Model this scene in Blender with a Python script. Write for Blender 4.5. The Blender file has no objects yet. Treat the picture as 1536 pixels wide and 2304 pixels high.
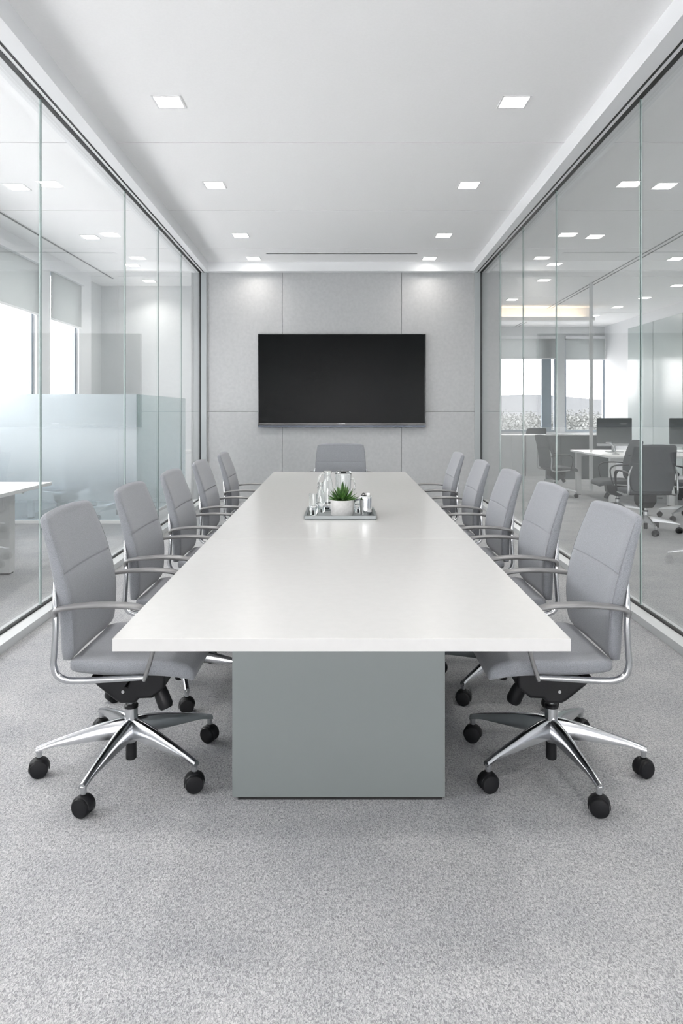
import bpy, bmesh, math, random
from mathutils import Vector, Matrix
random.seed(7)
C = bpy.context.scene.collection
R = math.radians
PI = math.pi
CAMZ = 1.38
F = 1550.0
def X(px, d): return (px-766.0)/F*d          # metres across at distance d
def Z(py, d): return CAMZ + (928.0-py)/F*d   # height at distance d
HB, HC = 3.526, 3.67                         # beam underside, ceiling
def dc(py): return F*(HC-CAMZ)/(928.0-py)    # distance of a ceiling point

# ------------------------------------------------------------------ materials
def mat(name, col, rough=0.5, metal=0.0, emis=None, estr=0.0, trans=0.0, ior=1.45, spec=None, sheen=0.0, coat=0.0):
    m = bpy.data.materials.new(name); m.use_nodes = True
    b = m.node_tree.nodes['Principled BSDF']
    b.inputs['Base Color'].default_value = (*col, 1)
    b.inputs['Roughness'].default_value = rough
    b.inputs['Metallic'].default_value = metal
    b.inputs['Transmission Weight'].default_value = trans
    b.inputs['IOR'].default_value = ior
    if spec is not None: b.inputs['Specular IOR Level'].default_value = spec
    if sheen: b.inputs['Sheen Weight'].default_value = sheen
    if coat: b.inputs['Coat Weight'].default_value = coat
    if emis:
        b.inputs['Emission Color'].default_value = (*emis, 1)
        b.inputs['Emission Strength'].default_value = estr
    return m
def noisy(m, scale, c1, c2, bump=0.0, bscale=None, dist=0.002, detail=3, lo=0.3, hi=0.7, stretch=(1,1,1)):
    nt = m.node_tree; N = nt.nodes; L = nt.links; b = N['Principled BSDF']
    tc = N.new('ShaderNodeTexCoord'); mp = N.new('ShaderNodeMapping'); mp.inputs['Scale'].default_value = stretch
    L.new(tc.outputs['Object'], mp.inputs['Vector'])
    n = N.new('ShaderNodeTexNoise'); n.inputs['Scale'].default_value = scale; n.inputs['Detail'].default_value = detail
    L.new(mp.outputs['Vector'], n.inputs['Vector'])
    r = N.new('ShaderNodeValToRGB')
    r.color_ramp.elements[0].position = lo; r.color_ramp.elements[0].color = (*c1, 1)
    r.color_ramp.elements[1].position = hi; r.color_ramp.elements[1].color = (*c2, 1)
    L.new(n.outputs['Fac'], r.inputs['Fac']); L.new(r.outputs['Color'], b.inputs['Base Color'])
    if bump:
        n2 = N.new('ShaderNodeTexNoise'); n2.inputs['Scale'].default_value = bscale or scale; n2.inputs['Detail'].default_value = 2
        L.new(mp.outputs['Vector'], n2.inputs['Vector'])
        bp = N.new('ShaderNodeBump'); bp.inputs['Strength'].default_value = bump; bp.inputs['Distance'].default_value = dist
        L.new(n2.outputs['Fac'], bp.inputs['Height']); L.new(bp.outputs['Normal'], b.inputs['Normal'])
    return m

def carpet_mat():
    m = mat('carpet', (.4,.4,.41), 0.95, spec=0.15, sheen=0.15)
    nt = m.node_tree; N = nt.nodes; L = nt.links; b = N['Principled BSDF']
    tc = N.new('ShaderNodeTexCoord')
    mp = N.new('ShaderNodeMapping'); mp.inputs['Scale'].default_value = (1.25,0.8,1); L.new(tc.outputs['Object'], mp.inputs['Vector'])
    nf = N.new('ShaderNodeTexNoise'); nf.inputs['Scale'].default_value = 160; nf.inputs['Detail'].default_value = 2; nf.inputs['Distortion'].default_value = 1.2
    L.new(mp.outputs['Vector'], nf.inputs['Vector'])
    nl = N.new('ShaderNodeTexNoise'); nl.inputs['Scale'].default_value = 2.6; nl.inputs['Detail'].default_value = 3; nl.inputs['Roughness'].default_value = .6
    L.new(tc.outputs['Object'], nl.inputs['Vector'])
    rf = N.new('ShaderNodeValToRGB')
    rf.color_ramp.elements[0].position = .34; rf.color_ramp.elements[0].color = (.235,.239,.248,1)
    rf.color_ramp.elements[1].position = .66; rf.color_ramp.elements[1].color = (.57,.572,.578,1)
    L.new(nf.outputs['Fac'], rf.inputs['Fac'])
    rl = N.new('ShaderNodeValToRGB')
    rl.color_ramp.elements[0].position = .3; rl.color_ramp.elements[0].color = (.80,.81,.83,1)
    rl.color_ramp.elements[1].position = .7; rl.color_ramp.elements[1].color = (1,1,1,1)
    L.new(nl.outputs['Fac'], rl.inputs['Fac'])
    mx = N.new('ShaderNodeMixRGB'); mx.blend_type = 'MULTIPLY'; mx.inputs['Fac'].default_value = 1
    L.new(rf.outputs['Color'], mx.inputs['Color1']); L.new(rl.outputs['Color'], mx.inputs['Color2'])
    L.new(mx.outputs['Color'], b.inputs['Base Color'])
    bp = N.new('ShaderNodeBump'); bp.inputs['Strength'].default_value = .7; bp.inputs['Distance'].default_value = .005
    L.new(nf.outputs['Fac'], bp.inputs['Height']); L.new(bp.outputs['Normal'], b.inputs['Normal'])
    return m

def glass_sheet(name, tint, ior=1.38, rough=0.0, refl=1.0):
    m = bpy.data.materials.new(name); m.use_nodes = True
    nt = m.node_tree; N = nt.nodes; L = nt.links; N.clear()
    o = N.new('ShaderNodeOutputMaterial'); t = N.new('ShaderNodeBsdfTransparent'); g = N.new('ShaderNodeBsdfGlossy')
    t.inputs['Color'].default_value = (*tint, 1); g.inputs['Roughness'].default_value = rough
    g.inputs['Color'].default_value = (refl, refl, refl, 1)
    f = N.new('ShaderNodeFresnel'); f.inputs['IOR'].default_value = ior
    geo = N.new('ShaderNodeNewGeometry')
    # both faces of the pane use the outside fresnel curve
    m1 = N.new('ShaderNodeMath'); m1.operation = 'MULTIPLY_ADD'; m1.inputs[1].default_value = (1/ior-ior); m1.inputs[2].default_value = ior
    L.new(geo.outputs['Backfacing'], m1.inputs[0]); L.new(m1.outputs[0], f.inputs['IOR'])
    mx = N.new('ShaderNodeMixShader')
    L.new(f.outputs['Fac'], mx.inputs['Fac']); L.new(t.outputs[0], mx.inputs[1]); L.new(g.outputs[0], mx.inputs[2])
    L.new(mx.outputs[0], o.inputs['Surface'])
    return m

def frosted(name, col, z0, z1, f0, f1):
    """glass with a dot film that thins out towards the bottom"""
    m = bpy.data.materials.new(name); m.use_nodes = True
    nt = m.node_tree; N = nt.nodes; L = nt.links; N.clear()
    o = N.new('ShaderNodeOutputMaterial'); t = N.new('ShaderNodeBsdfTransparent'); t.inputs['Color'].default_value = (.86,.93,.97,1)
    d = N.new('ShaderNodeBsdfDiffuse'); d.inputs['Color'].default_value = (*col, 1)
    tl = N.new('ShaderNodeBsdfTranslucent'); tl.inputs['Color'].default_value = (*col, 1)
    a = N.new('ShaderNodeMixShader'); a.inputs['Fac'].default_value = .5
    L.new(d.outputs[0], a.inputs[1]); L.new(tl.outputs[0], a.inputs[2])
    tc = N.new('ShaderNodeTexCoord'); sp = N.new('ShaderNodeSeparateXYZ'); L.new(tc.outputs['Object'], sp.inputs[0])
    mr = N.new('ShaderNodeMapRange'); mr.inputs['From Min'].default_value = z0; mr.inputs['From Max'].default_value = z1
    mr.inputs['To Min'].default_value = f0; mr.inputs['To Max'].default_value = f1; mr.interpolation_type = 'SMOOTHSTEP'
    L.new(sp.outputs['Z'], mr.inputs['Value'])
    mx = N.new('ShaderNodeMixShader'); L.new(mr.outputs['Result'], mx.inputs['Fac'])
    L.new(t.outputs[0], mx.inputs[1]); L.new(a.outputs[0], mx.inputs[2]); L.new(mx.outputs[0], o.inputs['Surface'])
    return m

def blind_mat():
    m = bpy.data.materials.new('blind_fabric'); m.use_nodes = True
    nt = m.node_tree; N = nt.nodes; L = nt.links; N.clear()
    o = N.new('ShaderNodeOutputMaterial')
    d = N.new('ShaderNodeBsdfDiffuse'); d.inputs['Color'].default_value = (.70,.72,.72,1)
    tl = N.new('ShaderNodeBsdfTranslucent'); tl.inputs['Color'].default_value = (.42,.44,.44,1)
    a = N.new('ShaderNodeMixShader'); a.inputs['Fac'].default_value = .45
    L.new(d.outputs[0], a.inputs[1]); L.new(tl.outputs[0], a.inputs[2]); L.new(a.outputs[0], o.inputs['Surface'])
    return m

M = {}
M['carpet'] = carpet_mat()
M['ceiling'] = noisy(mat('ceiling_paint', (.86,.87,.885), .8, spec=.3), 60, (.93,.93,.935), (.95,.95,.955), .15, 250, .001)
M['white_paint'] = mat('white_paint', (.84,.85,.865), .6)
M['wall_paint'] = noisy(mat('grey_wall_paint', (.66,.68,.69), .7), 40, (.64,.66,.67), (.68,.70,.71))
M['panel'] = noisy(mat('felt_wall_panel', (.5,.51,.52), .9, spec=.2), 22, (.475,.485,.495), (.525,.532,.54), .3, 260, .0015, 6)
M['gap'] = mat('shadow_gap', (.12,.13,.135), .8)
M['seam'] = mat('panel_seam', (.30,.315,.32), .8)
M['alu'] = mat('brushed_aluminium', (.5,.51,.52), .38, 1.0)
M['alu_paint'] = mat('pale_aluminium_paint', (.62,.64,.65), .45, .2)
M['jamb'] = mat('grey_jamb_paint', (.42,.45,.46), .5)
M['black'] = mat('black_gasket', (.012,.012,.013), .5)
M['joint'] = mat('glass_joint_seal', (.50,.60,.58), .15, .0, spec=.8)
M['edge'] = mat('green_glass_edge', (.26,.34,.33), .15)
M['glass'] = glass_sheet('partition_glass', (.96,.967,.965))
M['win_glass'] = glass_sheet('window_glass', (.90,.905,.905))
M['dimming_glass'] = glass_sheet('dimming_window_glass', (.86,.865,.868))  # extra tint put in to dim the daylight from the left windows
M['pale_glass'] = mat('back_painted_glass', (.50,.55,.55), .15)
M['table_top'] = noisy(mat('white_laminate', (.55,.55,.543), .2, spec=.5), 30, (.543,.543,.536), (.557,.557,.55), 0)
M['pedestal'] = mat('silver_grey_lacquer', (.215,.235,.238), .38, .3)
M['fabric'] = noisy(mat('grey_wool_fabric', (.25,.255,.27), .95, spec=.15, sheen=.25), 420, (.180,.188,.207), (.278,.288,.314), .35, 700, .0012)
M['fabric_seam'] = mat('grey_piping', (.225,.232,.25), .9)
M['chrome'] = mat('polished_aluminium', (.58,.59,.61), .17, 1.0)
M['arm'] = mat('satin_grey_arm', (.20,.20,.205), .34, .3)
M['plastic'] = mat('black_plastic', (.009,.0095,.011), .42, spec=.35)
M['wheel'] = mat('black_nylon', (.007,.0075,.009), .45, spec=.3)
M['dark_fabric'] = noisy(mat('charcoal_fabric', (.07,.075,.08), .9), 300, (.06,.066,.072), (.085,.09,.098))
M['blue_fabric'] = mat('slate_blue_fabric', (.12,.16,.20), .9)
M['screen'] = mat('tv_glass', (.003,.0042,.0046), .25, spec=.09)
M['bezel'] = mat('black_gloss', (.012,.013,.015), .18)
M['bezel_blue'] = mat('dark_trim', (.05,.06,.08), .25, .6)
M['logo'] = mat('pale_print', (.75,.76,.78), .5)
M['lamp'] = mat('lamp_diffuser', (1,1,1), .5, emis=(1,.97,.92), estr=12)
M['warm'] = mat('warm_led', (1,.9,.75), .5, emis=(1,.78,.55), estr=9)
M['lamp_frame'] = mat('lamp_frame', (.82,.82,.83), .5)
M['tray'] = mat('grey_metal_tray', (.24,.26,.265), .35, .3)
M['pot'] = noisy(mat('pale_concrete_pot', (.5,.5,.5), .7), 60, (.47,.47,.465), (.55,.55,.545))
M['soil'] = mat('soil', (.03,.025,.02), .95)
M['leaf'] = noisy(mat('succulent_leaf', (.06,.16,.03), .45), 35, (.015,.055,.012), (.085,.19,.04), 0)
M['clear'] = mat('clear_glass', (.97,.99,.99), .0, trans=1.0, ior=1.47)
M['silver'] = mat('polished_steel', (.86,.87,.88), .12, 1.0)
M['porcelain'] = mat('glossy_white', (.85,.86,.86), .15)
M['desk'] = mat('white_desk_laminate', (.80,.81,.81), .3)
M['desk_leg'] = mat('white_powder_coat', (.66,.67,.67), .4)
M['monitor'] = mat('monitor_back', (.085,.095,.10), .5)
M['frost'] = frosted('frosted_film_blue', (.78,.82,.84), .25, 1.15, .22, .82)
M['frost2'] = frosted('frosted_film_green', (.50,.56,.55), .2, 1.5, .35, .72)
M['blind'] = blind_mat()
M['hill'] = mat('hazed_hill_slopes', (.088,.092,.097), .95, spec=.0)  # distance haze greyed into the hill colour
M['tree'] = noisy(mat('hazed_tree_foliage', (.12,.125,.122), .95, spec=.0), .15, (.13,.137,.134), (.155,.16,.158))  # pale low-contrast greys put distance haze into the foliage colour
M['ground'] = mat('pale_ground', (.64,.64,.64), .95, spec=.0)
M['win_frame'] = mat('grey_window_frame', (.36,.41,.46), .4, .3)

# ------------------------------------------------------------------ mesh tools
def box(bm, x0, x1, y0, y1, z0, z1):
    v = [bm.verts.new(p) for p in ((x0,y0,z0),(x1,y0,z0),(x1,y1,z0),(x0,y1,z0),(x0,y0,z1),(x1,y0,z1),(x1,y1,z1),(x0,y1,z1))]
    for f in ((0,3,2,1),(4,5,6,7),(0,1,5,4),(1,2,6,5),(2,3,7,6),(3,0,4,7)): bm.faces.new([v[i] for i in f])
def hexa(bm, pts):
    v = [bm.verts.new(p) for p in pts]
    for f in ((0,3,2,1),(4,5,6,7),(0,1,5,4),(1,2,6,5),(2,3,7,6),(3,0,4,7)): bm.faces.new([v[i] for i in f])
def loft(bm, rings, cap=True, close=True):
    vs = [[bm.verts.new(p) for p in r] for r in rings]
    n = len(vs[0])
    for a, b in zip(vs, vs[1:]):
        for i in range(n if close else n-1):
            j = (i+1) % n
            bm.faces.new((a[i], a[j], b[j], b[i]))
    if cap:
        bm.faces.new(vs[0][::-1]); bm.faces.new(vs[-1])
def rr(hw, hh, r, n=5):
    r = min(r, hw*.999, hh*.999); out = []
    for cx, cy, a0 in ((hw-r, hh-r, 0), (-hw+r, hh-r, 90), (-hw+r, -hh+r, 180), (hw-r, -hh+r, 270)):
        for k in range(n):
            a = R(a0 + 90*k/(n-1)); out.append((cx+r*math.cos(a), cy+r*math.sin(a)))
    return out
def lathe(bm, prof, cx=0, cy=0, n=40, cap=True):
    rings = [[(cx+r*math.cos(2*PI*i/n), cy+r*math.sin(2*PI*i/n), z) for i in range(n)] for r, z in prof]
    loft(bm, rings, cap)
def cr(pts, sub=6):
    """Catmull-Rom through tuples of any length"""
    P = [pts[0]] + list(pts) + [pts[-1]]; out = []
    for i in range(1, len(P)-2):
        for k in range(sub):
            t = k/sub
            out.append(tuple(0.5*((2*b)+(-a+c)*t+(2*a-5*b+4*c-d)*t*t+(-a+3*b-3*c+d)*t**3) for a, b, c, d in zip(P[i-1], P[i], P[i+1], P[i+2])))
    out.append(tuple(pts[-1])); return out
def sweep_xz(bm, pts, n=14, p=2.6):
    """pts: (x, z, y, half width along y, half thickness); a bar in the x-z plane"""
    rings = []
    for i, q in enumerate(pts):
        a = pts[max(i-1, 0)]; b = pts[min(i+1, len(pts)-1)]
        tx, tz = b[0]-a[0], b[1]-a[1]; l = math.hypot(tx, tz) or 1; nx, nz = -tz/l, tx/l
        r = []
        for k in range(n):
            th = 2*PI*k/n; c, s = math.cos(th), math.sin(th)
            u = math.copysign(abs(c)**(2/p), c)*q[3]; v = math.copysign(abs(s)**(2/p), s)*q[4]
            r.append((q[0]+nx*v, q[2]+u, q[1]+nz*v))
        rings.append(r)
    loft(bm, rings)
def sweep3(bm, pts, rad, n=10):
    rings = []; up0 = Vector((0,0,1))
    for i, q in enumerate(pts):
        a = Vector(pts[max(i-1,0)]); b = Vector(pts[min(i+1,len(pts)-1)]); t = (b-a).normalized()
        s = t.cross(up0)
        if s.length < .05: s = t.cross(Vector((0,1,0)))
        s.normalize(); u = s.cross(t)
        rd = rad[i] if isinstance(rad, (list, tuple)) else rad
        rings.append([tuple(Vector(q)+s*rd*math.cos(2*PI*k/n)+u*rd*math.sin(2*PI*k/n)) for k in range(n)])
    loft(bm, rings)
def obj(name, bm, m, parent=None, smooth=False, bevel=0.0, seg=2, angle=35):
    bmesh.ops.recalc_face_normals(bm, faces=bm.faces)
    if bevel:
        es = [e for e in bm.edges if len(e.link_faces) == 2 and e.calc_face_angle(0) > R(30)]
        bmesh.ops.bevel(bm, geom=es, offset=bevel, segments=seg, profile=.6, affect='EDGES')
    me = bpy.data.meshes.new(name); bm.to_mesh(me); bm.free()
    if smooth or bevel:
        for p in me.polygons: p.use_smooth = True
        me.set_sharp_from_angle(angle=R(angle))
    me.materials.append(M[m] if isinstance(m, str) else m)
    o = bpy.data.objects.new(name, me); C.objects.link(o)
    if bevel:
        wn_ = o.modifiers.new('normals', 'WEIGHTED_NORMAL'); wn_.keep_sharp = True; wn_.weight = 100
    if parent: o.parent = parent
    return o
def nb(): return bmesh.new()
def bx(name, dims, m, parent=None, bevel=0.0):
    b = nb(); box(b, *dims); return obj(name, b, m, parent, bevel=bevel)
def empty(name, loc=(0,0,0), rz=0):
    o = bpy.data.objects.new(name, None); C.objects.link(o); o.location = loc; o.rotation_euler = (0,0,rz); return o
def tag(o, label, cat, group=None, kind=None):
    o['label'] = label; o['category'] = cat
    if group: o['group'] = group
    if kind: o['kind'] = kind
    return o
def struct(o): o['kind'] = 'structure'; return o
def dup(o, parent=None):
    c = o.copy(); C.objects.link(c); c.parent = parent
    for ch in list(o.children): dup(ch, c)
    return c

# ------------------------------------------------------------------ room shell
Y0, YB, YL, YR = -4.6, 10.6, 12.5, 18.4        # near wall, meeting room end, left office end, right office end
XL, XR = -4.2, 7.05
def LG(y): return 2.04 + (y-4.1)*.018           # partition line: distance from the room's centre line
def LI(y): return 1.855 + (y-4.1)*.0255         # inner edge of the beam

struct(bx('floor', (XL-.3, XR+.3, Y0-.3, YR+.3, -.12, 0), 'carpet'))
b = nb()
g = [Y0-.3, dc(321), dc(473.6), dc(559), YR+.3]
grooves = [.75, 2.8] + [dc(321), dc(473.6), dc(559)] + [11.6, 13.6, 15.8]
edges = [Y0-.3] + grooves + [YR+.3]
for a, c in zip(edges, edges[1:]): box(b, XL-.3, XR+.3, a+.008, c-.008, HC, HC+.03)
cl = struct(obj('ceiling', b, 'ceiling'))
b = nb(); box(b, XL-.3, XR+.3, Y0-.3, YR+.3, HC+.03, HC+.15); obj('ceiling_backing', b, 'gap', cl)

def splay_beam(name, s, fi, fo, z0, z1, ya, yb, m, parent=None, bevel=0.0):
    b = nb(); P = []
    for z in (z0, z1):
        q = [(s*fi(ya), ya, z), (s*fo(ya), ya, z), (s*fo(yb), yb, z), (s*fi(yb), yb, z)]
        P += q
    hexa(b, P); return obj(name, b, m, parent, bevel=bevel)
def partition(s, side):
    w = struct(splay_beam('wall_'+side, s, LI, lambda y: LG(y)+.115, HB, HC+.002, Y0, YB, 'white_paint'))
    splay_beam('top_reveal', s, lambda y: LG(y)-.072, lambda y: LG(y)-.054, HB-.0015, HB+.01, Y0, YB-.02, 'black', w)
    splay_beam('top_track', s, lambda y: LG(y)-.026, lambda y: LG(y)+.008, HB-.004, HB+.01, Y0, YB-.02, 'black', w)
    splay_beam('base_curb', s, lambda y: LG(y)-.10, lambda y: LG(y)+.06, 0, .052, Y0, YB-.02, 'alu_paint', w, bevel=.003)
    splay_beam('base_gasket', s, lambda y: LG(y)-.014, lambda y: LG(y)+.014, .05, .062, Y0, YB-.03, 'black', w)
    js = [Y0, -2.0, .4, 2.45, F*LG(4.55)/674, F*LG(6.4)/484, F*LG(7.8)/410, F*LG(9.1)/358.5, YB-.03]
    for a, c in zip(js, js[1:]):
        splay_beam('glass_pane', s, lambda y: LG(y)-.006, lambda y: LG(y)+.006, .056, HB, a+.003, c-.003, 'glass', w)
    for j in js[1:-1]:
        b = nb(); box(b, *sorted((s*LG(j), s*(LG(j)+.0075))), j-.0035, j+.0035, .056, HB); obj('joint_seal', b, 'joint', w)
        b = nb(); box(b, *sorted((s*(LG(j)-.0065), s*LG(j))), j-.003, j+.003, .056, HB); obj('glass_edge', b, 'edge', w)
    e = YB-.03
    b = nb(); box(b, s*LG(e)-.014, s*LG(e)+.014, e-.012, e+.03, .05, HB); obj('end_gasket', b, 'black', w)
    x0, x1 = sorted((s*(LG(e)-.10), s*(LG(e)-.012)))
    b = nb(); box(b, x0, x1, e-.01, e+.03, 0, HB); obj('end_jamb', b, 'jamb', w)
    return w
partition(-1, 'left'); partition(1, 'right')

# end wall of the meeting room, clad in grey felt panels
we = struct(bx('wall_back', (-2.16-.14, X(1128, YB), YB+.012, YB+.16, 0, HC), 'seam'))
pv = [-2.30, X(468, YB), X(635, YB), X(903, YB), X(1075, YB), X(1128, YB)]
ph = [0.0, Z(926, YB), HC]
b = nb()
for a, c in zip(pv, pv[1:]):
    for d, e in zip(ph, ph[1:]): box(b, a+.004, c-.004, YB, YB+.014, d+.004, e-.004)
obj('wall_panels', b, 'panel', we, bevel=.0015, seg=1)
bmx = struct(bx('trim_1', (-LI(YB)-.02, LI(YB)+.02, YB-.12, YB, HB+.005, HC+.001), 'white_paint'))

# other walls
def wall_with_holes(name, axis, pos, thick, lo, hi, holes, m='wall_paint'):
    """axis 'x': wall plane at x=pos running along y; 'y': plane at y=pos running along x. holes (a0,a1,z0,z1)"""
    b = nb()
    def add(a0, a1, z0, z1):
        if a1-a0 < 1e-4 or z1-z0 < 1e-4: return
        if axis == 'x': box(b, min(pos,pos+thick), max(pos,pos+thick), a0, a1, z0, z1)
        else: box(b, a0, a1, min(pos,pos+thick), max(pos,pos+thick), z0, z1)
    cur = lo
    for a0, a1, z0, z1 in sorted(holes):
        add(cur, a0, 0, HC); add(a0, a1, 0, z0); add(a0, a1, z1, HC); cur = a1
    add(cur, hi, 0, HC)
    return struct(obj(name, b, m))
left_w = [(-.2, 2.8, 1.35, 3.44), (3.2, 6.1, 1.35, 3.44), (6.5, F*4.2/683, 1.2, 3.44), (F*4.2/653, F*4.2/588, 1.2, 3.44)]
wall_with_holes('wall_left_office_window_side', 'x', XL, -.28, Y0, F*4.2/561, left_w, 'white_paint')
struct(bx('wall_left_office_recess', (XL-.5, XL-.14, F*4.2/561, YL+.2, 0, HC), 'wall_paint'))
struct(bx('wall_left_office_end', (XL-.3, -2.0, YL, YL+.2, 0, HC), 'wall_paint'))
struct(bx('wall_left_office_return', (-2.30, -2.16, YB+.16, YL, 0, HC), 'wall_paint'))
x1a, x1b, x2a, x2b = X(1090, YR), X(1252, YR), X(1270, YR), X(1362, YR)
right_w = [(x1a, x1b, .86, 3.37), (x2a, x2b, .86, 3.37)]
wall_with_holes('wall_right_office_end', 'y', YR, .28, 2.3, XR+.3, right_w, 'wall_paint')
struct(bx('wall_right_office_inner', (X(1128, YB)-.14, X(1128, YB), YB+.16, YR, 0, HC), 'wall_paint'))
ys = F*XR/649
sidew = struct(bx('wall_right_office_side', (XR, XR+.25, Y0, YR, 0, HC), 'white_paint'))
b = nb()
for k in range(9):
    y1 = ys - k*1.35
    box(b, XR-.03, XR, y1-1.335, y1, .08, HB-.1)
obj('glass_panelling', b, 'pale_glass', sidew, bevel=.003, seg=1)
near_w = [(-1.8, 1.8, .08, 2.8), (2.9, 6.2, .08, 2.3)]  # unseen windows behind the camera, added and sized for the light they give
wall_with_holes('wall_front', 'y', Y0, -.28, XL-.3, XR+.3, near_w, 'white_paint')

# windows: frame + pane
wn = [0]
def window(axis, pos, a0, a1, z0, z1, mulls=()):
    wn[0] += 1
    b = nb(); t = .055
    def add(p0, p1, q0, q1, d0=-.11, d1=-.05):
        if axis == 'x': box(b, pos+d0, pos+d1, p0, p1, q0, q1)
        else: box(b, p0, p1, pos-d1, pos-d0, q0, q1)
    sg = 1
    add(a0, a0+t, z0, z1); add(a1-t, a1, z0, z1); add(a0+t, a1-t, z0, z0+t); add(a0+t, a1-t, z1-t, z1)
    for mu, w in mulls: add(mu-w/2, mu+w/2, z0+t, z1-t)
    w = struct(obj('window_%d' % wn[0], b, 'win_frame'))
    b = nb()
    if axis == 'x': box(b, pos-.084, pos-.076, a0+t, a1-t, z0+t, z1-t)
    else: box(b, a0+t, a1-t, pos+.076, pos+.084, z0+t, z1-t)
    obj('window_pane', b, 'dimming_glass' if axis == 'x' else 'win_glass', w)
    return w
for i, (a0, a1, z0, z1) in enumerate(left_w): window('x', XL, a0, a1, z0, z1, [((a0+a1)/2, .06)] if i < 3 else [])
for a0, a1, z0, z1 in right_w[:1]: window('y', YR, a0, a1, z0, z1, [(X(1230, YR), X(1241, YR)-X(1219, YR))])
window('y', YR, *right_w[1], [])
for a0, a1, z0, z1 in near_w: window('y', Y0-.2, a0, a1, z0, z1, [])

# roller blinds
def blind(axis, pos, a0, a1, ztop, zbot, label):
    t = empty('roller_blind', (pos, (a0+a1)/2, zbot) if axis == 'x' else ((a0+a1)/2, pos, zbot))
    h = ztop-zbot; w = (a1-a0)/2
    def mk(name, d0, d1, z0, z1, m, e=0, bev=0):
        b = nb()
        if axis == 'x': box(b, d0, d1, -w+e, w-e, z0, z1)
        else: box(b, -w+e, w-e, -d1, -d0, z0, z1)
        return obj(name, b, m, t, bevel=bev)
    mk('fabric', .010, .014, .02, h-.06, 'blind', .01)
    mk('bottom_rail', .002, .022, 0, .03, 'white_paint', .008, .004)
    mk('cassette', -.02, .07, h-.08, h, 'white_paint', 0, .008)
    return tag(t, label, 'blind', 'roller blinds half lowered')
zb = 2.72
lbl = ['grey roller blind on the second left office window from the camera',
       'grey roller blind on the third left office window from the camera', 'long grey roller blind cut by the left edge of the photo',
       'narrow grey roller blind on the last left office window, nearest the column']
for i, (a0, a1, z0, z1) in enumerate(left_w):
    if i >= 1: blind('x', XL+.004, a0-.02, a1+.06, 3.50, zb, lbl[i])
blind('y', YR-.01, x1a, x1b, 3.42, Z(808, YR), 'grey roller blind on the left one of the two far windows, right office')
blind('y', YR-.01, x2a, x2b-.02, 3.42, Z(810, YR), 'grey roller blind on the far right office window beside the white wall')

# double line read as a reflection, built as ceiling strips; right office post
b = nb()
for o in (0, .085):
    hexa(b, [(4.19+o, 5.2, HC-.008), (4.205+o, 5.2, HC-.008), (4.655+o, YR-.05, HC-.008), (4.64+o, YR-.05, HC-.008),
             (4.19+o, 5.2, HC+.001), (4.205+o, 5.2, HC+.001), (4.655+o, YR-.05, HC+.001), (4.64+o, YR-.05, HC+.001)])
struct(obj('reflected_lines', b, 'seam'))
struct(bx('trim_3', (4.40, 4.45, 12.15, 12.20, 0, HC), 'alu_paint'))
# cove with warm light in the right office
cv = empty('cove_light', (4.2, 14.9, 3.40))
bx('ledge', (-1.2, 1.3, 0, .22, -.03, 0), 'white_paint', cv)
bx('lip', (-1.2, 1.3, 0, .02, 0, .05), 'white_paint', cv)
bx('upstand', (-1.2, 1.3, .22, .25, -.03, .27), 'white_paint', cv)
bx('led_strip', (-1.15, 1.1, .05, .08, 0, .015), 'warm', cv)
tag(cv, 'warm glowing light cove high in the right office, before the far windows', 'ceiling light')
# slot lines
def slot(name, x0, x1, y0, y1, label):
    t = empty(name, ((x0+x1)/2, (y0+y1)/2, HC)); w, d = (x1-x0)/2, (y1-y0)/2
    b = nb(); r = .012
    box(b, -w, w, -d, -d+r, -.006, .0); box(b, -w, w, d-r, d, -.006, .0); box(b, -w, -w+r, -d+r, d-r, -.006, .0); box(b, w-r, w, -d+r, d-r, -.006, .0)
    obj('frame', b, 'lamp_frame', t)
    bx('slot', (-w+r, w-r, -d+r, d-r, -.003, 0), 'gap', t)
    return tag(t, label, 'air diffuser', 'linear slots in the ceiling')
slot('slot_diffuser', X(597, dc(570)), X(940, dc(570)), dc(570)-.05, dc(570)+.04, 'long dark linear slot in the ceiling in front of the television wall')
slot('slot_diffuser', -3.92, -3.86, 3.0, F*2.29/301, 'long thin slot in the left office ceiling running along the windows')

# downlights
lampbm = None
def make_lamp():
    t = empty('ceiling_downlight'); s = .092
    b = nb()
    for q in ((-s-.014, s+.014, -s-.014, -s), (-s-.014, s+.014, s, s+.014), (-s-.014, -s, -s, s), (s, s+.014, -s, s)):
        box(b, *q, -.005, 0)
    obj('frame', b, 'lamp_frame', t)
    bx('diffuser', (-s, s, -s, s, -.003, 0), 'lamp', t)
    L_ = bpy.data.lights.new('downlight_beam', 'AREA'); L_.shape = 'SQUARE'; L_.size = s*1.9; L_.energy = 6.8; L_.color = (1,.965,.91); L_.spread = R(125)
    lo = bpy.data.objects.new('downlight_beam', L_); C.objects.link(lo); lo.parent = t; lo.location = (0,0,-.006)
    return t
lamp0 = make_lamp(); used = [False]
def lamp(x, y, label, group, dim=None):
    o = lamp0 if not used[0] else dup(lamp0)
    used[0] = True
    o.location = (x, y, HC-.0005); tag(o, label, 'ceiling light', group)
    if dim:
        for c in o.children:
            if c.type == 'LIGHT': c.data = c.data.copy(); c.data.energy *= dim; c.data.color = (1,.93,.85)
GR = 'square downlights in the meeting room ceiling'
ordn = ['nearest', 'second nearest', 'third nearest', 'farthest']
for i, py in enumerate((229, 416, 529, 581)):
    for s, pxs in (('left', (380,483,541,570)), ('right', (1156,1054,998,966))):
        lamp(X(pxs[i], dc(py)), dc(py), '%s square downlight of the %s row above the table' % (ordn[i], s), GR, .3 if i == 3 else None)
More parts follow.
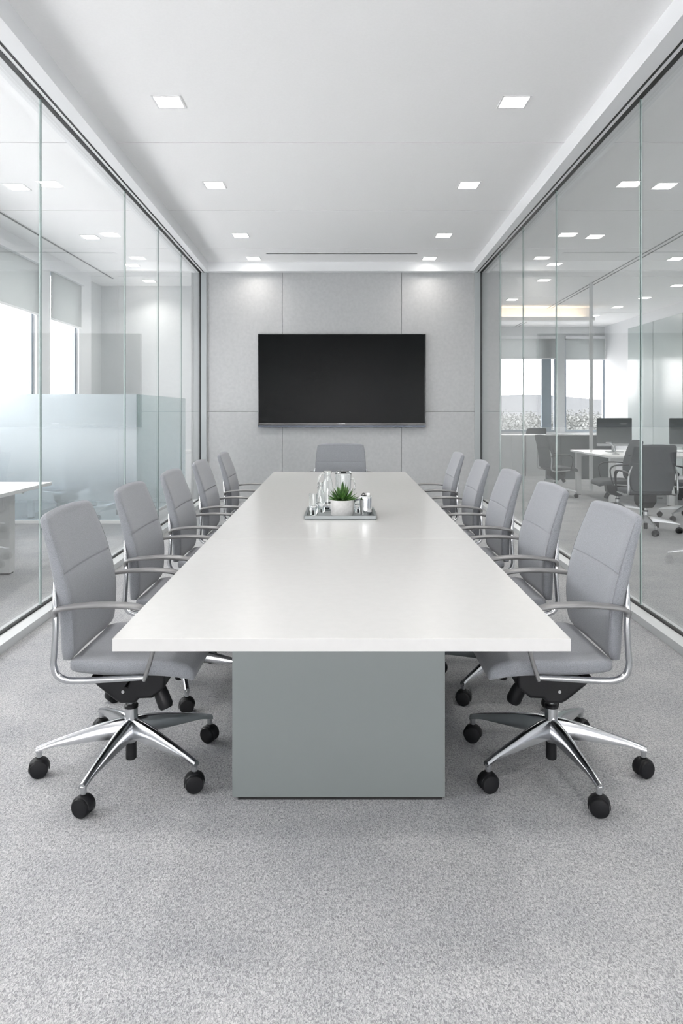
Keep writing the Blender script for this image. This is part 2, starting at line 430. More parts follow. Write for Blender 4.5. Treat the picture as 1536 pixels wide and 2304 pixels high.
for y, nm in ((2.9, 'over the camera end of the table'), (.7, 'above the camera'), (-1.6, 'behind the camera')):
    for s, x in (('left', -1.25), ('right', 1.25)):
        lamp(x, y, 'square white downlight of the %s row, %s' % (s, nm), GR)
GL = 'square downlights in the left office ceiling'
for i, (px, py) in enumerate(((38,420), (203,533), (297,596), (336,632))):
    lamp(X(px, dc(py)), dc(py), '%s square downlight seen through the left glass wall' % (['nearest', 'second nearest', 'third nearest', 'farthest'][i]), GL)
GRR = 'square downlights in the right office ceiling'
for i, (px, py) in enumerate(((1494,418), (1338,532), (1247,594), (1223,630), (1151,674))):
    lamp(X(px, dc(py)), dc(py), '%s downlight of the right office row closest to the glass wall' % (['nearest', 'second nearest', 'middle', 'fourth', 'farthest'][i]), GRR)
for i, (px, py) in enumerate(((1520,582), (1524,642), (1450,670), (1388,691), (1337,710), (1297,712))):
    lamp(X(px, dc(py)), dc(py), '%s of the six downlights deep in the right office, counted from the camera' % (['first', 'second', 'third', 'fourth', 'fifth', 'sixth'][i]), GRR)
for y in (-1.6, 1.6, 4.6): lamp(3.3, y, 'right office downlight outside the photo, %s' % {-1.6:'behind the camera', 1.6:'beside the camera', 4.6:'just off its right edge'}[y], GRR)
for y in (-1.6, 1.6, 4.6): lamp(-3.3, y, 'left office downlight outside the photo, %s' % {-1.6:'behind the camera', 1.6:'beside the camera', 4.6:'just off its left edge'}[y], GL)

# ------------------------------------------------------------------ television
tvY = YB-.07
tx0, tx1, tz0, tz1 = X(580, tvY), X(957.5, tvY), Z(961, tvY), Z(751, tvY)
tv = empty('television', ((tx0+tx1)/2, tvY, tz0)); w = (tx1-tx0)/2; h = tz1-tz0
bx('housing', (-w, w, .003, .045, 0, h), 'bezel', tv, bevel=.004)
b = nb(); q = .016
box(b, -w, w, -.006, .003, h-q, h); box(b, -w, -w+q, -.006, .003, .05, h-q); box(b, w-q, w, -.006, .003, .05, h-q); box(b, -w, w, -.008, .003, .03, .062)
obj('bezel', b, 'bezel', tv, bevel=.002, seg=1)
bx('screen', (-w+q, w-q, -.002, .003, .062, h-q), 'screen', tv)
bx('lower_trim', (-w, w, -.010, .003, 0, .026), 'bezel_blue', tv, bevel=.003)
b = nb()
for k in range(7): box(b, -.052+k*.0152, -.052+k*.0152+.0118, -.0092, -.008, .040, .056)
obj('logo', b, 'logo', tv)
bx('wall_mount', (-.3, .3, .045, .070, .4, .9), 'plastic', tv)
tag(tv, 'large black flat television mounted on the grey panelled end wall', 'television')

# ------------------------------------------------------------------ meeting table
TZ = .74
ya, yb_ = F*.64/509, F*.64/134
tb = empty('conference_table', (0, (ya+yb_)/2, 0)); oy = (ya+yb_)/2
def tw(y):
    t = (y-ya)/(yb_-ya); return (-.6465*(1-t)-.721*t, .6515*(1-t)+.697*t)
def top(y0, y1):
    b = nb(); (a0, a1), (c0, c1) = tw(y0), tw(y1)
    hexa(b, [(a0,y0-oy,.7035),(a1,y0-oy,.7035),(c1,y1-oy,.7035),(c0,y1-oy,.7035),(a0,y0-oy,TZ),(a1,y0-oy,TZ),(c1,y1-oy,TZ),(c0,y1-oy,TZ)])
    obj('tabletop', b, 'table_top', tb, bevel=.002)
js = F*.64/283
top(ya, js-.0006); top(js+.0006, yb_)
for (p0, p1) in ((2.449, 3.6), (5.2, 6.4)):
    bx('pedestal', (X(522, 2.449), X(1001, 2.449), p0-oy, p1-oy, .012, .7033), 'pedestal', tb, bevel=.002)
    bx('plinth', (X(522, 2.449)+.02, X(1001, 2.449)-.01, p0+.006-oy, p1-.02-oy, 0, .013), 'black', tb)
tag(tb, 'long white conference table on grey box pedestals in the middle of the room', 'table')

# ------------------------------------------------------------------ chairs
def base_parts(root, chrome, plast, ang0, radius=.335):
    b = nb()
    lathe(b, [(.006,.095),(.018,.095),(.020,.12),(.024,.135),(.030,.15),(.031,.165),(.0262,.172),(.0255,.178),(.0248,.228),(.024,.232),(.008,.232)], n=28)
    obj('base_hub', b, chrome, root, smooth=True, angle=40)
    b = nb(); lathe(b, [(.004,.030),(.018,.030),(.0205,.033),(.0205,.094),(.018,.096),(.004,.096)], n=24)
    obj('column_foot', b, plast, root, smooth=True)
    b = nb(); lathe(b, [(.004,.230),(.0262,.230),(.0268,.240),(.021,.246),(.004,.246)], n=24)
    obj('column_collar', b, plast, root, smooth=True)
    b = nb(); lathe(b, [(.004,.240),(.0145,.240),(.0145,.30),(.004,.30)], n=20)
    obj('gas_lift', b, chrome, root, smooth=True)
    for k in range(5):
        a = ang0 + k*2*PI/5
        b = nb(); rings = []
        prof = cr([(.012,.192,.118,.023,.010),(.06,.188,.118,.022,.010),(.13,.174,.116,.0185,.009),(.21,.153,.112,.016,.008),(.285,.132,.107,.013,.007),(.325,.119,.098,.0125,.007),(.345,.112,.092,.0125,.008)], 4)
        for x, zt, zbm, wb, wt in prof:
            hh = zt-zbm
            rings.append([(x, -wb, zbm+.002), (x, -wb*.55, zbm), (x, wb*.55, zbm), (x, wb, zbm+.002), (x, wb*.96, zbm+hh*.35), (x, wt+.003, zt-.006), (x, wt*.6, zt-.001), (x, -wt*.6, zt-.001), (x, -wt-.003, zt-.006), (x, -wb*.96, zbm+hh*.35)])
        loft(b, rings)
        lathe(b, [(.004,.064),(.0095,.064),(.0105,.085),(.0125,.10),(.004,.108)], cx=radius, n=16)
        lg = obj('leg', b, chrome, root, smooth=True, angle=50); lg.rotation_euler = (0,0,a)
        # caster: twin wheels and hood
        b = nb()
        for s in (-1, 1):
            n = 26; rg = []
            for yy, r in ((.004,.030),(.006,.033),(.022,.033),(.026,.030),(.027,.024)):
                rg.append([(r*math.cos(2*PI*i/n), s*yy, .033+r*math.sin(2*PI*i/n)) for i in range(n)])
            loft(b, rg)
        rg = []   # hood: an arc over the wheels
        for i in range(13):
            th = R(-5+200*i/12); c, s_ = math.cos(th), math.sin(th)
            rg.append([(.0345*c,-.019,.033+.0345*s_),(.0375*c,-.015,.033+.0375*s_),(.0375*c,.015,.033+.0375*s_),(.0345*c,.019,.033+.0345*s_)])
        loft(b, rg)
        lathe(b, [(.003,.055),(.011,.055),(.011,.073),(.003,.073)], n=14)
        ca = obj('caster', b, 'wheel', lg, smooth=True, angle=40)
        ca.location = (radius, 0, 0); ca.rotation_euler = (0,0,random.uniform(-1.6,1.6)+.6)

BACK = [(.487,-.168,.016,.205),(.52,-.160,.024,.222),(.58,-.158,.0255,.234),(.66,-.160,.0265,.241),(.74,-.172,.026,.244),(.79,-.184,.025,.243),(.803,-.1885,.0245,.2425),(.816,-.190,.0248,.242),(.88,-.208,.022,.238),(.94,-.228,.019,.232),(.985,-.243,.016,.226)]
def make_chair(name, fab, chrome, arm, plast, ang0, dark=False):
    root = empty(name)
    # backrest
    prof = []
    for i in range(len(BACK)-1):
        for k in range(4):
            t = k/4; prof.append(tuple(p+(q-p)*t for p, q in zip(BACK[i], BACK[i+1])))
    sm = cr(BACK, 5); ztop = .998; rings = []; zbot = BACK[0][0]
    extra = []
    def ring(z, xc, t, w, shrink=1.0):
        n = 8; pts = []
        sec = rr(t, w, min(t*.75, .016), 4)
        # subdivide long sides for curvature
        out = []
        for i, p in enumerate(sec):
            q = sec[(i+1) % len(sec)]; out.append(p)
            d = math.hypot(q[0]-p[0], q[1]-p[1])
            if d > .1:
                for k in range(1, 12): out.append((p[0]+(q[0]-p[0])*k/12, p[1]+(q[1]-p[1])*k/12))
        for u, v in out:
            c = 1-(v/.245)**2
            crown = .012*c*max(0, (z-.9)/.1)
            pts.append((xc+u-.012*c, v, z+crown))
        return pts
    z0, x0, t0, w0 = BACK[0]
    rings.append(ring(z0-.008, x0-.001, t0*.45, w0-.022)); rings.append(ring(z0-.005, x0, t0*.8, w0-.010))
    for z, x, t, w in sm: rings.append(ring(z, x, t, w - (0 if z < .95 else .0)))
    zt, xt, tt, wt = BACK[-1]
    for k in range(1, 7):
        a = k/6*PI/2
        rings.append(ring(zt+.022*math.sin(a), xt-.005*k/6, tt*max(math.cos(a), .25), wt-.028*(1-math.cos(a))))
    b = nb(); loft(b, rings)
    bk = obj('backrest', b, fab, root, smooth=True, angle=60)
    for s in (-1, 1):
        b = nb(); pp = [(x+t-.0045, s*(w-.0035), z) for z, x, t, w in sm[2:]]
        sweep3(b, pp, .0013, 6); obj('piping', b, 'fabric_seam' if not dark else fab, bk, smooth=True)
    # seat
    SE = [(-.158,.470,.010,.205),(-.150,.468,.017,.218),(-.12,.4675,.0215,.230),(-.05,.466,.0235,.240),(.05,.465,.0245,.243),(.13,.465,.0255,.243),(.19,.462,.0265,.240),(.235,.455,.0265,.235),(.27,.443,.024,.226),(.285,.433,.018,.216),(.290,.428,.009,.205)]
    rings = []
    for x, zc, t, w in cr(SE, 4):
        sec = rr(w, t, t*.8, 5); out = []
        for i, p in enumerate(sec):
            q = sec[(i+1) % len(sec)]; out.append(p)
            if math.hypot(q[0]-p[0], q[1]-p[1]) > .1:
                for k in range(1, 10): out.append((p[0]+(q[0]-p[0])*k/10, p[1]+(q[1]-p[1])*k/10))
        rings.append([(x, u, zc+v+(.006*abs(u/.24)**2 if v > 0 else 0)) for u, v in out])
    b = nb(); loft(b, rings)
    st = obj('seat', b, fab, root, smooth=True, angle=60)
    for s in (-1, 1):
        b = nb(); pp = [(x, s*(w-.003), zc+t*.55+.004) for x, zc, t, w in cr(SE, 4)[6:-6]]
        sweep3(b, pp, .0013, 6); obj('piping', b, 'fabric_seam' if not dark else fab, st, smooth=True)
    # side frames and arms
    for s in (-1, 1):
        y = s*.262
        pts = cr([(-.205,.775,y-s*.034,.004,.004),(-.201,.745,y-s*.026,.007,.006),(-.192,.69,y-s*.008,.010,.009),(-.187,.62,y,.010,.0095),(-.192,.53,y,.011,.010),(-.194,.49,y,.011,.010),(-.182,.455,y,.011,.011),(-.150,.437,y,.011,.011),(-.10,.434,y,.011,.0105),(0,.439,y,.011,.0095),(.10,.444,y,.010,.008),(.135,.446,y,.009,.006)], 5)
        b = nb(); sweep_xz(b, pts, p=3.2); obj('side_frame', b, chrome, root, smooth=True, angle=60)
        y = s*.268
        pts = cr([(-.186,.660,y,.012,.009),(-.188,.676,y,.014,.010),(-.172,.688,y,.019,.0085),(-.12,.697,y,.023,.0085),(-.03,.703,y,.0245,.009),(.06,.701,y,.024,.009),(.115,.692,y,.0225,.009),(.150,.673,y,.019,.009),(.168,.640,y,.015,.0085),(.166,.59,y,.012,.008),(.152,.52,y,.010,.0075),(.132,.455,y,.009,.007),(.126,.437,y,.0085,.006)], 5)
        b = nb(); sweep_xz(b, pts, p=2.8); obj('armrest', b, arm, root, smooth=True, angle=60)
    # under-seat parts
    b = nb(); box(b, -.13, .17, -.17, .17, .432, .444); box(b, -.075, -.035, -.255, .255, .428, .438); box(b, .085, .12, -.255, .255, .430, .440)
    obj('seat_pan', b, plast, root, bevel=.003, seg=1)
    b = nb(); rings = []
    for yy, k in ((-.072,.92),(-.066,1),(.066,1),(.072,.92)):
        pr = [(-.122,.432),(-.122,.350),(-.105,.335),(-.040,.283),(-.02,.272),(.035,.272),(.05,.290),(.10,.292),(.145,.330),(.155,.432)]
        rings.append([(.01+(x-.01)*k, yy, .39+(z-.39)*k) for x, z in pr])
    loft(b, rings); mech = obj('tilt_mechanism', b, plast, root, bevel=.004)
    b = nb(); n = 16
    loft(b, [[(-.01+.006*math.cos(2*PI*i/n), yy, .318+.006*math.sin(2*PI*i/n)) for i in range(n)] for yy in (-.0735, .0735)])
    obj('pivot_bolt', b, 'alu', mech, smooth=True)
    b = nb()
    sweep3(b, [(.085,0,.345),(.105,-.01,.32),(.125,-.02,.285),(.140,-.025,.250),(.145,-.027,.238)], [.024,.026,.028,.029,.023], 18)
    obj('tension_knob', b, plast, root, smooth=True, angle=50)
    b = nb(); sweep3(b, [(.03,-.06,.385),(.035,-.14,.382),(.04,-.20,.380)], [.005,.005,.008], 8)
    obj('height_lever', b, plast, root, smooth=True)
    base_parts(root, chrome, plast, ang0)
    return root

def place(proto, x, y, rz, label, group, cat='chair', base=None, sx=1.0):
    o = dup(proto) if proto.get('used') else proto
    proto['used'] = 1
    o.location = (x, y, 0); o.rotation_euler = (0,0,rz); o.scale = (1, sx, 1)
    if 'used' in o and o is not proto: del o['used']
    if base is not None:
        legs = [c for c in o.children if c.name.startswith('leg')]
        angs = base if isinstance(base, list) else [base+k*2*PI/5 for k in range(5)]
        for k, c in enumerate(legs):
            c.rotation_euler = (0,0,angs[k])
            if isinstance(base, list):
                for q in c.children: q.rotation_euler = (0,0,-(rz+angs[k])+(.35,-.3,.25,-.45,.5)[k])
    tag(o, label, cat, group)
    return o
ch = make_chair('conference_chair', 'fabric', 'chrome', 'arm', 'plastic', R(190))
dist = [2.69, 3.49, 4.33, 5.22, 6.25]
GC = 'grey chairs around the conference table'
word = ['nearest the camera', 'second from camera', 'in the middle of the row', 'fourth from camera', 'farthest from camera']
for i, d in enumerate(dist):
    place(ch, -.817, d, 0, 'grey fabric swivel chair left of the table, %s' % word[i], GC, base=([R(a) for a in (193,259,328,37,128)] if i == 0 else R(192 + (0, 25, -14, 33, 9)[i])))
for i, d in enumerate(dist):
    place(ch, .822, d, PI, 'grey fabric swivel chair right of the table, %s' % word[i], GC, base=([R(a) for a in (167,101,32,323,232)] if i == 0 else R(168 + (0, 20, 51, -8, 30)[i])))
# the handed tilt knob: right row
place(ch, 0.0, 7.80, -PI/2, 'grey fabric chair at the head of the table under the television', GC, base=R(20), sx=1.2)
del ch['used']

oc = make_chair('office_chair', 'dark_fabric', 'alu', 'plastic', 'plastic', R(30), True)
GO = 'dark office chairs in the right office'
place(oc, X(1452, 8.0), 8.0, PI/2, 'dark office chair seen from behind through the right glass wall', GO, sx=1.06)
place(oc, X(1392, 9.1), 9.15, PI*.97, 'dark office chair turned sideways at the white desk front', GO)
place(oc, 3.52, 11.3, .15, 'dark office chair at the left end of the white desk', GO)
place(oc, X(1555, 8.8), 8.9, PI*.62, 'dark office chair cut by the right edge of the photo', GO)
place(oc, X(1200, 16.3), 16.3, PI/2, 'office chair behind the low cabinets by the far windows', GO)
oc2 = make_chair('office_chair', 'blue_fabric', 'alu', 'plastic', 'plastic', R(10), True)
GO2 = 'slate blue office chairs in the left office'
place(oc2, X(150, 9.6)+.5, 8.35, PI*.9, 'slate blue office chair blurred behind the frosted screen, left', GO2)
place(oc2, X(235, 8.6), 9.1, PI*.5, 'slate blue office chair blurred behind the frosted screen, right', GO2)
place(oc2, -3.35, 4.2, PI*.5, 'slate blue office chair under the left office desk, photo edge', GO2)
for o in (oc, oc2):
    if 'used' in o: del o['used']

# ------------------------------------------------------------------ tray and its contents
ty0, ty1 = 4.10, 4.50
tray = empty('serving_tray', (X(765.5, 4.12), (ty0+ty1)/2, TZ)); hw, hd = .2165, .205
b = nb(); box(b, -hw+.012, hw-.012, -hd+.012, hd-.012, .002, .008)
fl = obj('tray_floor', b, 'tray', tray)
b = nb()
o_ = rr(hw, hd, .006, 4); i_ = rr(hw-.014, hd-.014, .004, 4)
loft(b, [[(x*.985, y*.985, 0) for x, y in o_], [(x, y, .006) for x, y in o_], [(x, y, .024) for x, y in o_], [(x, y, .024) for x, y in i_], [(x, y, .006) for x, y in i_]], cap=False)
obj('rim', b, 'tray', tray)
tag(tray, 'rectangular grey metal tray with glassware in the middle of the table', 'tray')
TB = TZ+.0085
def vessel(name, prof_out, th, x, y, label, cat, m='clear', group=None, n=40):
    """open glass: outer profile up, inner profile down"""
    t = empty(name, (x, y, TB))
    b = nb(); inner = [(max(r-th, .001), z) for r, z in prof_out if z > .006]
    P = [(.001, 0)] + prof_out + [(prof_out[-1][0]-th*.5, prof_out[-1][1]+th*.4)] + inner[::-1] + [(.001, inner[0][1])]
    lathe(b, P, n=n, cap=True)
    obj('body', b, m, t, smooth=True, angle=50)
    return tag(t, label, cat, group)
def tx(px, d): return X(px, d)
# plant
pl = empty('potted_succulent', (tx(769.5, 4.23), 4.23, TB)); 
b = nb(); lathe(b, [(.002,0),(.060,0),(.066,.004),(.0700,.03),(.0720,.094),(.0705,.0965),(.0665,.0965),(.066,.085),(.002,.085)], n=48)
obj('pot', b, 'pot', pl, smooth=True, angle=40)
b = nb(); lathe(b, [(.002,.078),(.0655,.078),(.0655,.087),(.002,.090)], n=32); obj('soil', b, 'soil', pl)
b = nb()
def leaf(b, az, el, ln, wd, z0, r0):
    rings = []; d = Vector((math.cos(az), math.sin(az), 0)); sd = Vector((-math.sin(az), math.cos(az), 0)); p = d*r0+Vector((0,0,z0)); e = el; n = 8
    for i in range(n+1):
        t = i/n; w = wd*(.55+1.3*t-1.85*t*t) if t < 1 else .0004; w = max(w, .0004); th = max(w*.42, .0003)
        dr = d*math.cos(e)+Vector((0,0,math.sin(e))); up = Vector((0,0,math.cos(e)))-d*math.sin(e)
        rings.append([tuple(p+sd*w*math.cos(a)+up*th*(math.sin(a)-.35*abs(math.cos(a))*-1)) for a in [2*PI*k/8 for k in range(8)]])
        p = p+dr*ln/n; e += .05
    loft(b, rings)
for lay, (cnt, el, ln, r0) in enumerate(((12,.10,.078,.022),(12,.38,.082,.018),(11,.66,.086,.014),(9,.92,.090,.010),(6,1.16,.096,.006),(3,1.42,.100,.002))):
    for k in range(cnt):
        leaf(b, 2*PI*(k+.37*lay)/cnt+random.uniform(-.15,.15), el+random.uniform(-.12,.12), ln*random.uniform(.85,1.1), .0125, .092+lay*.002, r0)
obj('leaves', b, 'leaf', pl, smooth=True, angle=60)
tag(pl, 'green spiky succulent in a pale round pot on the tray', 'potted plant')
GG = 'glassware on the tray'
vessel('drinking_glass', [(.021,0),(.024,.003),(.026,.06),(.0275,.132)], .002, tx(705, 4.24), 4.24, 'clear drinking glass at the left front corner of the tray', 'glass', group=GG)
vessel('drinking_glass', [(.020,0),(.022,.003),(.024,.05),(.026,.088)], .002, tx(805, 4.36), 4.36, 'small clear glass right of the plant, behind the steel pot', 'glass', group=GG)
vessel('glass_bottle', [(.024,0),(.027,.004),(.0275,.06),(.025,.10),(.016,.135),(.0125,.16),(.0125,.185),(.014,.19)], .002, tx(721, 4.36), 4.36, 'slim clear glass bottle with narrow neck left of the plant', 'bottle', group=GG)
c1 = vessel('water_carafe', [(.042,0),(.046,.004),(.046,.05),(.040,.12),(.030,.18),(.022,.215),(.024,.24),(.028,.252)], .0025, tx(737, 4.44), 4.44, 'tall tapering glass carafe with a curved handle behind the plant', 'carafe', group=GG)
b = nb(); sweep3(b, cr([(-.027,0,.238),(-.050,0,.225),(-.062,0,.18),(-.060,0,.12),(-.047,0,.075)], 5), .0045, 10); obj('handle', b, 'clear', c1, smooth=True)
c2 = vessel('water_pitcher', [(.045,0),(.049,.004),(.050,.08),(.050,.20),(.052,.235),(.053,.242)], .003, tx(770, 4.42)+.006, 4.428, 'wide clear glass pitcher standing behind the plant', 'pitcher', group=GG)
b = nb(); lathe(b, [(.002,.2435),(.051,.2435),(.053,.247),(.046,.254),(.02,.256),(.002,.256)], n=36); obj('lid', b, 'clear', c2, smooth=True)
b = nb(); sweep3(b, cr([(.049,0,.20),(.066,0,.205),(.072,0,.16),(.066,0,.10),(.048,0,.08)], 5), .0045, 10); obj('handle', b, 'clear', c2, smooth=True)
tl_ = empty('steel_creamer', (tx(822, 4.26), 4.26, TB))
b = nb(); lathe(b, [(.002,0),(.034,0),(.0375,.004),(.0380,.10),(.036,.110),(.030,.116),(.002,.116)], n=40); obj('body', b, 'silver', tl_, smooth=True, angle=40)
b = nb(); lathe(b, [(.002,.116),(.010,.116),(.011,.130),(.008,.134),(.002,.134)], cx=.016, n=20); obj('spout', b, 'porcelain', tl_, smooth=True)
b = nb(); sweep3(b, cr([(-.022,0,.114),(-.020,0,.128),(-.010,0,.132),(-.004,0,.124),(-.012,0,.118)], 4), .0025, 8); obj('handle', b, 'black', tl_, smooth=True)
tag(tl_, 'polished steel lidded pot at the right end of the tray', 'pot', GG)

# ------------------------------------------------------------------ left office furniture
def desk(name, x0, x1, y0, y1, z, legs, label, group=None, lw=.035):
    t = empty(name, ((x0+x1)/2, (y0+y1)/2, 0)); cx, cy = (x0+x1)/2, (y0+y1)/2
    bx('desktop', (x0-cx, x1-cx, y0-cy, y1-cy, z-.03, z), 'desk', t, bevel=.003)
    for lx, ly in legs: bx('leg', (lx-cx-lw, lx-cx+lw, ly-cy-lw, ly-cy+lw, .012, z-.03), 'desk_leg', t, bevel=.004)
    for lx, ly in legs: bx('foot_pad', (lx-cx-lw*.8, lx-cx+lw*.8, ly-cy-lw*.8, ly-cy+lw*.8, 0, .013), 'black', t)
    b = nb(); box(b, min(l[0] for l in legs)-cx, max(l[0] for l in legs)-cx, y1-cy-.16, y1-cy-.12, z-.09, z-.03)
    box(b, min(l[0] for l in legs)-cx, max(l[0] for l in legs)-cx, y0-cy+.12, y0-cy+.16, z-.09, z-.03); obj('rail', b, 'desk_leg', t)
    return tag(t, label, 'desk', group)
desk('office_desk', -4.05, -2.66, 4.75, 6.35, .74, [(-2.86,5.9),(-2.86,5.2),(-3.9,5.9),(-3.9,5.2)], 'white desk in the left office, nearest to the glass wall', 'white desks in the left office', .05)
desk('office_desk', -4.12, -3.55, 8.9, 10.3, .74, [(-3.64,9.0),(-3.64,10.2),(-4.04,9.0),(-4.04,10.2)], 'white desk behind the frosted screen by the left windows', 'white desks in the left office')
sc = empty('frosted_screen', (0, 0, 0)); py_ = 7.55; zt_ = Z(887, py_); xr_ = X(307, py_)
sc.location = (xr_, py_, 0)
bx('front_panel', (-1.92, 0, -.006, .006, .20, zt_), 'frost', sc)
bx('side_panel', (-.006, .006, .008, 9.9-py_, .20, zt_), 'frost2', sc)
bx('base_rail', (-1.92, .012, -.025, .025, .165, .20), 'desk_leg', sc, bevel=.003)
bx('base_rail', (-.02, .02, .026, 9.9-py_, .165, .20), 'desk_leg', sc, bevel=.003)
for q in ((-1.8, 0), (-.9, 0), (-.01, .0), (-.0, 9.8-py_)):
    bx('foot', (q[0]-.02, q[0]+.02, q[1]-.02, q[1]+.02, 0, .166), 'desk_leg', sc)
tag(sc, 'frosted glass screen fading to clear at its foot, in the left office', 'screen')
cab = empty('low_cabinet', (-3.2, 12.2, 0))
bx('body', (-.9, .7, -.24, .28, 0, .68), 'desk_leg', cab, bevel=.003); bx('cabinet_top', (-.92, .72, -.26, .29, .68, .71), 'desk', cab, bevel=.003)
for k in range(3): bx('door', (-.89+k*.53, -.89+k*.53+.515, -.252, -.24, .06, .67), 'desk', cab, bevel=.003)
tag(cab, 'low pale cabinet against the end wall of the left office', 'cabinet')

# ------------------------------------------------------------------ right office furniture
desk('office_desk', 3.93, 6.7, 10.02, 11.8, .74, [(4.0,10.15),(4.0,11.6),(X(1508,10.15),10.15),(X(1508,10.15),11.6)], 'white desk with dark monitors seen through the right glass wall', None, .04)
def monitor(x, y, label, rz=0):
    t = empty('computer_monitor', (x, y, .74), rz)
    bx('housing', (-.285, .285, -.02, .012, .135, .47+.08), 'monitor', t, bevel=.012)
    bx('screen', (-.27, .27, .012, .016, .15, .535), 'screen', t)
    bx('chin', (-.28, .28, -.024, .014, .095, .134), 'alu', t, bevel=.006)
    bx('stand', (-.035, .035, .0, .02, .01, .30), 'alu', t, bevel=.004)
    bx('stand_foot', (-.12, .12, -.09, .09, 0, .010), 'alu', t, bevel=.003)
    return tag(t, label, 'monitor', 'dark monitors on the white desk')
monitor(X(1381, 11.2), 11.2, 'dark computer monitor at the left end of the white desk, facing away')
monitor(X(1545, 11.0), 11.0, 'dark computer monitor cut by the right edge of the photo')
dl = empty('desk_lamp', (X(1385, 10.5), 10.5, .74))
b = nb(); lathe(b, [(.002,0),(.05,0),(.05,.012),(.012,.02),(.002,.02)], n=24); obj('lamp_base', b, 'alu', dl, smooth=True, angle=40)
b = nb(); sweep3(b, cr([(0,0,.015),(-.02,0,.09),(-.05,0,.15),(-.10,0,.175)], 5), .009, 10); obj('lamp_arm', b, 'chrome', dl, smooth=True)
b = nb(); box(b, -.15, -.07, -.02, .02, .17, .19); obj('lamp_head', b, 'chrome', dl, bevel=.006)
tag(dl, 'small bent chrome lamp on the white desk, right office', 'lamp')
for k, (px, yy, lb) in enumerate(((1509, 10.5, 'small white computer mouse on the white desk, left of the pair'), (1522, 10.35, 'small white computer mouse on the white desk, right of the pair'))):
    b = nb(); rings = []
    for i in range(9):
        a = PI*i/8; r = math.sin(a); rings.append([(-.055*math.cos(a), .035*max(r,.05)*math.cos(PI*j/8), .03*max(r,.05)*math.sin(PI*j/8)) for j in range(9)])
    loft(b, rings); o = obj('computer_mouse', b, 'porcelain', None, smooth=True); o.location = (X(px, yy), yy, .7405)
    tag(o, lb, 'mouse', 'small white items on the office desk')
def cabinet(x0, x1, y, z, label):
    t = empty('low_cabinet', ((x0+x1)/2, y, 0)); w = (x1-x0)/2
    bx('body', (-w, w, 0, .45, 0, z-.025), 'desk_leg', t, bevel=.003); bx('cabinet_top', (-w-.01, w+.01, -.015, .46, z-.025, z), 'desk', t, bevel=.003)
    bx('door', (-w+.01, -.004, -.014, 0, .08, z-.035), 'alu_paint', t, bevel=.002); bx('door', (.004, w-.01, -.014, 0, .08, z-.035), 'alu_paint', t, bevel=.002)
    return tag(t, label, 'cabinet', 'low cabinets in the right office')
cabinet(3.42, X(1180, 14.9), 14.9, .90, 'low grey cabinet in the right office, beside the meeting room end wall')
cabinet(X(1181, 14.9)+.02, X(1245, 14.9), 14.9, .90, 'low grey cabinet in the right office, next to the dark divider')
dv = empty('desk_divider', (X(1275, 13.6), 13.6, 0))
bx('panel', (-.42, .95, -.02, .02, .06, .92), 'monitor', dv, bevel=.004); bx('top_trim', (-.42, .95, -.024, .024, .92, .945), 'alu', dv)
bx('foot', (-.40, -.34, -.2, .2, 0, .06), 'alu', dv); bx('foot', (.87, .93, -.2, .2, 0, .06), 'alu', dv)
tag(dv, 'dark desk divider with pale top rail in the right office', 'divider')
cabinet(X(1262, 17.7), X(1360, 17.7), 17.75, .82, 'long low cabinet under the far right office window')

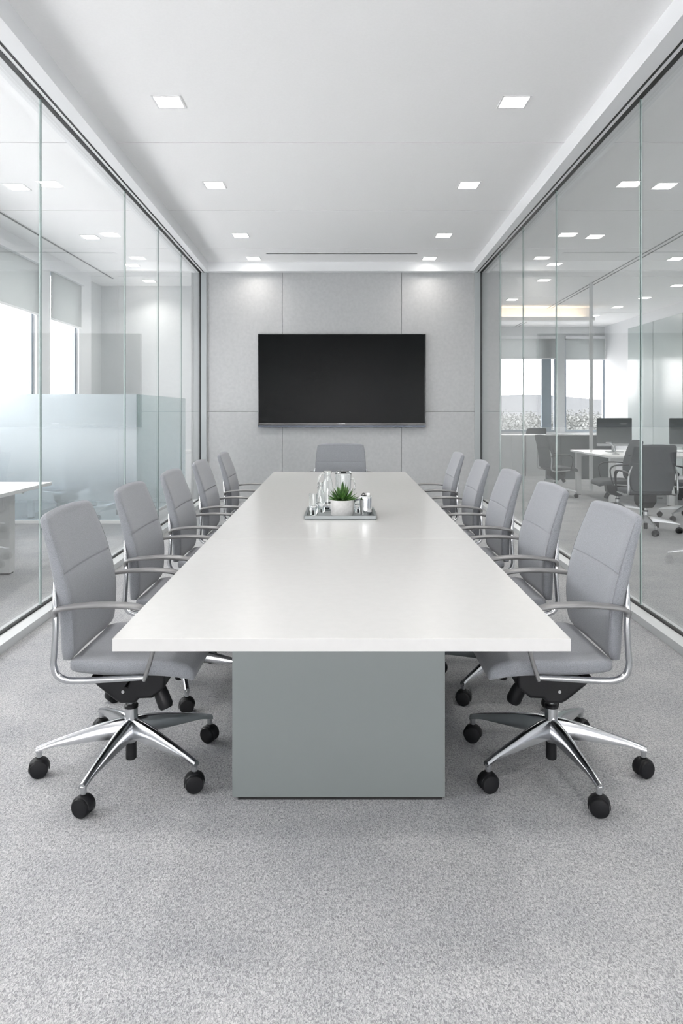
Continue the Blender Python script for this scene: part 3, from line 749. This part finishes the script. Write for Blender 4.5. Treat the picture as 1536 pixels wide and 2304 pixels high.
# ------------------------------------------------------------------ outside
b = nb()
rnd = random.Random(3)
for (d, h, col) in ((900, 20, 0),):
    n = 60; prev = None
    for i in range(n):
        x = -700+1400*i/(n-1)*1.2
        z = CAMZ + d/F*(928-893) + 3*math.sin(i*.45)+1.5*math.sin(i*1.13+1)
        row = [b.verts.new((x, 420, -45)), b.verts.new((x, d, z)), b.verts.new((x, d+300, z-15))]
        if prev:
            b.faces.new((prev[0], row[0], row[1], prev[1])); b.faces.new((prev[1], row[1], row[2], prev[2]))
        prev = row
struct(obj('distant_hills', b, 'hill', smooth=True))
b = nb(); box(b, -900, 900, -600, 1300, -46, -45); struct(obj('outside_ground', b, 'ground'))
V_, F_ = [], []
for k in range(330):
    y = rnd.uniform(125, 230); x = rnd.uniform(.12, .46)*y
    top_ = CAMZ + y/F*(rnd.uniform(-40, 8) + 5*math.sin(x*.12+y*.05)); r = rnd.uniform(2.2, 4.2)
    for q in range(420):
        while True:
            d = Vector((rnd.uniform(-1,1), rnd.uniform(-1,1), rnd.uniform(-1,1)))
            if .25 < d.length < 1: break
        c = Vector((x, y, top_-r*1.3)) + Vector((d.x*r, d.y*r, d.z*r*1.3))
        u = Vector((rnd.gauss(0,1), rnd.gauss(0,1), rnd.gauss(0,1))).normalized()
        v = u.cross(Vector((rnd.gauss(0,1), rnd.gauss(0,1), rnd.gauss(0,1)))).normalized(); sz = rnd.uniform(.14, .34)
        n0 = len(V_); V_ += [c-u*sz, c-v*sz*.7, c+u*sz, c+v*sz*.7]; F_.append((n0, n0+1, n0+2, n0+3))
me = bpy.data.meshes.new('distant_trees'); me.from_pydata(V_, [], F_); me.materials.append(M['tree'])
o = bpy.data.objects.new('distant_trees', me); C.objects.link(o)
tag(o, 'tree crowns tinted pale with haze outside the far right office windows', 'trees', kind='stuff')

# ------------------------------------------------------------------ world, camera
w = bpy.data.worlds.new('sky'); bpy.context.scene.world = w; w.use_nodes = True
bg = w.node_tree.nodes['Background']; bg.inputs['Color'].default_value = (1.0,.970,.975,1); bg.inputs['Strength'].default_value = 8.2
sun = bpy.data.lights.new('sun', 'SUN'); sun.energy = 5; sun.angle = R(2); sun.color = (1,.96,.93)
so = bpy.data.objects.new('sun', sun); C.objects.link(so); so.rotation_euler = (0, R(35), 0)   # added to light the ceiling off the ground, from the windowless right side
cam = bpy.data.cameras.new('camera'); co = bpy.data.objects.new('camera', cam); C.objects.link(co)
co.location = (0, 0, CAMZ); co.rotation_euler = (R(90), 0, 0)
cam.sensor_fit = 'HORIZONTAL'; cam.sensor_width = 24.0; cam.lens = F/1536*24.0
cam.shift_x = 2/1536; cam.shift_y = -(1152-928)/1536
cam.clip_end = 3000; cam.clip_start = .05
S = bpy.context.scene; S.camera = co
S.view_settings.view_transform = 'Standard'; S.view_settings.look = 'None'; S.view_settings.gamma = 1.0; S.view_settings.exposure = 0.61
S.view_settings.use_curve_mapping = False
cy = S.cycles
cy.max_bounces = 12; cy.diffuse_bounces = 6; cy.glossy_bounces = 5; cy.transmission_bounces = 8; cy.transparent_max_bounces = 32
cy.sample_clamp_indirect = 6; cy.caustics_reflective = False; cy.caustics_refractive = False
cy.use_denoising = True
